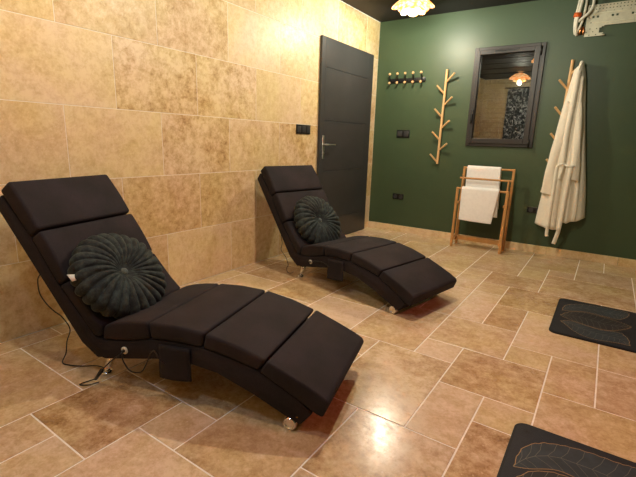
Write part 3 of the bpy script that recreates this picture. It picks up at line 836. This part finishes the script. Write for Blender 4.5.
# ------------------------------------------------------------------ switches and sockets
def switch_plate(name, loc, face, w, h, n, label, cat, rnd_=False):
    """face: 'x' on the left wall, 'y' on the green wall; n modules side by side"""
    r = empty(name, loc); tag(r, label, cat)
    def bx(bm, a0, a1, d0, d1, z0, z1, bev):
        if face == 'x': add_box(bm, d0, d1, a0, a1, z0, z1, bev, 2)
        else: add_box(bm, a0, a1, -d1, -d0, z0, z1, bev, 2)
    bm = bmesh.new(); bx(bm, -w/2, w/2, .0005, .009, -h/2, h/2, .003); obj('cover_plate', bm, M_black, r, angle=40)
    for k in range(n):
        c = -w/2+w*(k+.5)/n; q = min(w/n, h)*.38
        if not rnd_:
            bm = bmesh.new(); bx(bm, c-q, c+q, .008, .013, -q, q, .002); obj('rocker', bm, M_anth, r, angle=40)
        else:
            bm = bmesh.new(); Mx = Matrix.Translation((c, -.009, 0)) @ Matrix.Rotation(PI/2, 4, 'X') if face == 'y' else Matrix.Translation((.009, c, 0)) @ Matrix.Rotation(PI/2, 4, 'Y')
            add_lathe(bm, [(0, .001), (q*.8, .001), (q*.85, .004), (q, .004), (q, 0), (0, 0)], 24, Mx); obj('socket_well', bm, M_anth, r, angle=40)
    return r
switch_plate('switch_plate', (0, -1.478, 1.172), 'x', .222, .086, 3, 'black triple switch plate on the stone wall beside the door', 'light switch')
switch_plate('switch_plate', (.388, 0, 1.181), 'y', .162, .090, 2, 'black double switch plate on the green wall under the small coat rack', 'light switch')
switch_plate('wall_socket', (.383, 0, .436), 'y', .142, .066, 2, 'black double socket low on the green wall left of the towel rack', 'wall socket', True)
switch_plate('wall_socket', (1.898, 0, .443), 'y', .142, .060, 2, 'black socket low on the green wall, half behind the bathrobe', 'wall socket', True)

# ------------------------------------------------------------------ air conditioner mounting plate and its cables
ac = empty('mounting_plate', (2.09, 0, 2.20)); tag(ac, 'perforated pale metal mounting plate high at the right end of the green wall', 'mounting plate')
bm = bmesh.new(); cs = .0085; X0, Z0 = 2.090, 2.070; nxc, nzc = 96, 31
vg = {}
def vv(i, j, y):
    if (i, j, y) not in vg: vg[(i, j, y)] = bm.verts.new((X0+i*cs, y, Z0+j*cs))
    return vg[(i, j, y)]
def solid(i, j):
    if not (0 <= i < nxc and 0 <= j < nzc): return False
    m = min(i, nxc-1-i)
    if j < 10:                       # legs at both ends
        edge = 13 if j > 2 else 17
        if j > 6: edge = 13+(j-6)**2//2
        if m >= edge: return False
    if j < 9 and i % 3 == 1 and j % 3 == 1: return (i//3+j//3) % 2 == 0
    if j in (26, 29) and i % 3 == 1: return False
    if j in (18, 19) and i % 17 in (5, 6, 9, 10): return False
    if j == 13 and i % 9 == 4: return False
    if j == 23 and i % 7 == 2: return False
    return True
yf, yb_ = -.018, -.016
for i in range(nxc):
    for j in range(nzc):
        if not solid(i, j): continue
        bm.faces.new((vv(i, j, yf), vv(i+1, j, yf), vv(i+1, j+1, yf), vv(i, j+1, yf))); bm.faces.new((vv(i, j, yb_), vv(i, j+1, yb_), vv(i+1, j+1, yb_), vv(i+1, j, yb_)))
        for di, dj, p, q in ((-1, 0, (0, 0), (0, 1)), (1, 0, (1, 0), (1, 1)), (0, -1, (0, 0), (1, 0)), (0, 1, (0, 1), (1, 1))):
            if not solid(i+di, j+dj): bm.faces.new((vv(i+p[0], j+p[1], yf), vv(i+q[0], j+q[1], yf), vv(i+q[0], j+q[1], yb_), vv(i+p[0], j+p[1], yb_)))
rel(obj('perforated_sheet', bm, M_plate, ac, smooth=False), ac)
for z in (2.183, 2.262):
    bm = bmesh.new(); add_box(bm, 2.14, 2.86, -.0235, -.0165, z-.006, z+.006, .003, 2); rel(obj('stiffening_rib', bm, M_plate, ac), ac)
for x in (2.11, 2.45, 2.87):
    bm = bmesh.new(); add_lathe(bm, [(0, 0), (.009, 0), (.007, .005), (0, .006)], 14, Matrix.Translation((x, -.018, 2.225)) @ Matrix.Rotation(PI/2, 4, 'X')); rel(obj('screw', bm, M_steel, ac), ac)
    bm = bmesh.new(); add_box(bm, x-.012, x+.012, -.017, -.0005, 2.21, 2.24, .001, 1); rel(obj('spacer', bm, M_plate, ac, smooth=False), ac)
for x in (2.215, 2.70):
    bm = bmesh.new(); add_box(bm, x, x+.035, -.034, -.015, 2.068, 2.080, .002, 1); rel(obj('hook_tab', bm, M_plate, ac), ac)
cb = empty('cable_bundle', (2.02, 0, 2.2)); tag(cb, 'bundle of white cables and copper pipe hanging left of the mounting plate', 'cables')
for P, r in (([(2.022, -.03, 2.441), (2.015, -.04, 2.36), (2.008, -.045, 2.28), (2.004, -.04, 2.20), (2.010, -.03, 2.13), (2.016, -.012, 2.105)], .012),
             ([(2.045, -.05, 2.441), (2.036, -.055, 2.36), (2.026, -.055, 2.27), (2.018, -.05, 2.19), (2.022, -.03, 2.12), (2.028, -.012, 2.09)], .012),
             ([(2.062, -.03, 2.441), (2.07, -.04, 2.36), (2.068, -.045, 2.27), (2.058, -.04, 2.19), (2.036, -.03, 2.13), (2.022, -.012, 2.10)], .010),
             ([(2.108, -.03, 2.441), (2.125, -.045, 2.38), (2.126, -.055, 2.31), (2.10, -.06, 2.26), (2.06, -.055, 2.225), (2.03, -.045, 2.20)], .012)):
    bm = bmesh.new(); add_tube(bm, smooth_path(P, 6), r, 12); rel(obj('white_cable', bm, M_white, cb), cb)
bm = bmesh.new()
add_tube(bm, smooth_path([(2.050, -.004, 2.100), (2.054, -.04, 2.105), (2.060, -.045, 2.13), (2.070, -.035, 2.15)], 5), .009, 12); add_tube(bm, smooth_path([(2.078, -.004, 2.095), (2.080, -.035, 2.10), (2.082, -.04, 2.13), (2.074, -.03, 2.155)], 5), .007, 12)
o = rel(obj('copper_pipe', bm, M_copper, cb), cb); o['label'] = 'copper pipe ends'
bm = bmesh.new(); add_tube(bm, [(2.018, -.05, 2.272), (2.014, -.05, 2.238)], .031, 20); o = rel(obj('tape_band', bm, M_tape, cb), cb); o['label'] = 'orange tape band'

# ------------------------------------------------------------------ ceiling lamps
def make_lamp():
    r = empty('ceiling_lamp', (0, 0, H)); tag(r, 'x', 'ceiling lamp', 'amber ceiling lamps')
    bm = bmesh.new(); add_lathe(bm, [(0, -.001), (.065, -.001), (.062, -.018), (.03, -.026), (.03, -.09), (0, -.092)], 28); obj('canopy', bm, M_steel, r)
    # scalloped flower of glass petals
    for layer, (r0, r1, z0, z1, np_, off) in enumerate(((.035, .195, -.045, -.120, 6, .35), (.030, .120, -.075, -.165, 6, .35+PI/6))):
        bm = bmesh.new(); nt_ = np_*16; nr = 12; rings = []
        for j in range(nr+1):
            t = j/nr; row = []
            for k in range(nt_):
                th = 2*PI*k/nt_; lob = abs(math.cos(np_*th/2))**.6
                rr = r0+(r1-r0)*t*(.80+.20*lob); z = z0+(z1-z0)*(t**1.6)-.020*lob*t**3
                row.append(bm.verts.new((rr*math.cos(th+off), rr*math.sin(th+off), z)))
            rings.append(row)
        for a, b in zip(rings, rings[1:]):
            for k in range(nt_): bm.faces.new((a[k], a[(k+1) % nt_], b[(k+1) % nt_], b[k]))
        o = obj('glass_shade', bm, M_shade, r); md = o.modifiers.new('t', 'SOLIDIFY'); md.thickness = .004
    bm = bmesh.new(); add_lathe(bm, [(0, -.09), (.014, -.092), (.018, -.11), (.034, -.140), (.036, -.158), (.026, -.180), (0, -.190)], 20); obj('bulb', bm, M_bulb, r)
    return r
def lamp_light(x, y, z, power, color, rad=.03, name='lamp_light'):
    ld = bpy.data.lights.new(name, 'POINT'); ld.energy = power; ld.color = color; ld.shadow_soft_size = rad
    o = bpy.data.objects.new(name, ld); col.objects.link(o); o.location = (x, y, z); return o
WARM = (.95, .93, .76)
lamps = [(.735, -.80, 'amber flower shaped glass ceiling lamp, lit, visible at the top of the picture', 57),
         (.85, -4.10, 'lit ceiling lamp above the foreground lounge chair, seen reflected in the window', 24),
         (1.46, -2.45, 'lit ceiling lamp mid room, cut by the edge of the window reflection', 64)]
base = None
for x, y, lab, pw in lamps:
    l = make_lamp() if base is None else copy_tree(base); base = base or l
    l.location = (x, y, H); l['label'] = lab
    lamp_light(x, y, H-.215, pw, WARM)
# weak coloured lights elsewhere in the room: a red glow from the right and a cool one behind
def spot(name, loc, target, size, power, color):
    ld = bpy.data.lights.new(name, 'SPOT'); ld.energy = power*4; ld.color = color; ld.shadow_soft_size = size/2; ld.spot_size = math.radians(130); ld.spot_blend = 1
    o = bpy.data.objects.new(name, ld); col.objects.link(o); o.location = loc
    o.rotation_euler = (Vector(target)-Vector(loc)).to_track_quat('-Z', 'Y').to_euler(); return o
spot('red_wall_light', (3.5, -3.0, 1.9), (1.5, -3, 0), .25, 9, (1, .13, .12))
spot('cool_light', (1.5, -4.6, 2.38), (1.1, -3.8, 0), .2, 6, (.5, .66, 1))

# things behind the camera that the window mirrors
bm = bmesh.new(); nx = 60; g = []
for z in (.5, 2.23):
    g.append([bm.verts.new((.50+.50*i/nx, ROOM_Y0+.05+.016*math.sin(i*.9), z)) for i in range(nx+1)])
for i in range(nx): bm.faces.new((g[0][i], g[0][i+1], g[1][i+1], g[1][i]))
o = obj('curtain', bm, M_pattern); md = o.modifiers.new('t', 'SOLIDIFY'); md.thickness = .004
tag(o, 'black and white patterned curtain on the stone wall, seen reflected in the window', 'curtain')
bm = bmesh.new(); add_tube(bm, [(.44, ROOM_Y0+.05, 2.25), (1.06, ROOM_Y0+.05, 2.25)], .011, 12)
for x in (.46, 1.04): add_tube(bm, [(x, ROOM_Y0+.001, 2.25), (x, ROOM_Y0+.05, 2.25)], .007, 10)
tag(obj('curtain_rod', bm, M_black), 'black rod carrying the patterned curtain', 'curtain rod')

# ------------------------------------------------------------------ world and camera
w = bpy.data.worlds.new('World'); sc.world = w; w.use_nodes = True
w.node_tree.nodes['Background'].inputs[0].default_value = (.01, .012, .02, 1)
w.node_tree.nodes['Background'].inputs[1].default_value = .5
cam = bpy.data.cameras.new('camera'); co = bpy.data.objects.new('camera', cam); col.objects.link(co)
F, yaw, pitch, roll = 421.0665, .592428, .22846, .0317003
cam.sensor_fit = 'HORIZONTAL'; cam.sensor_width = 36; cam.lens = F*36/636; cam.clip_start = .02
fwd = Vector((-math.sin(yaw)*math.cos(pitch), math.cos(yaw)*math.cos(pitch), -math.sin(pitch)))
right = Vector((math.cos(yaw), math.sin(yaw), 0)); up = right.cross(fwd)
r2 = right*math.cos(roll)+up*math.sin(roll); u2 = -right*math.sin(roll)+up*math.cos(roll)
Mc = Matrix((r2, u2, -fwd)).transposed().to_4x4(); Mc.translation = (2.46021, -4.81888, 1.07288)
co.matrix_world = Mc
sc.camera = co
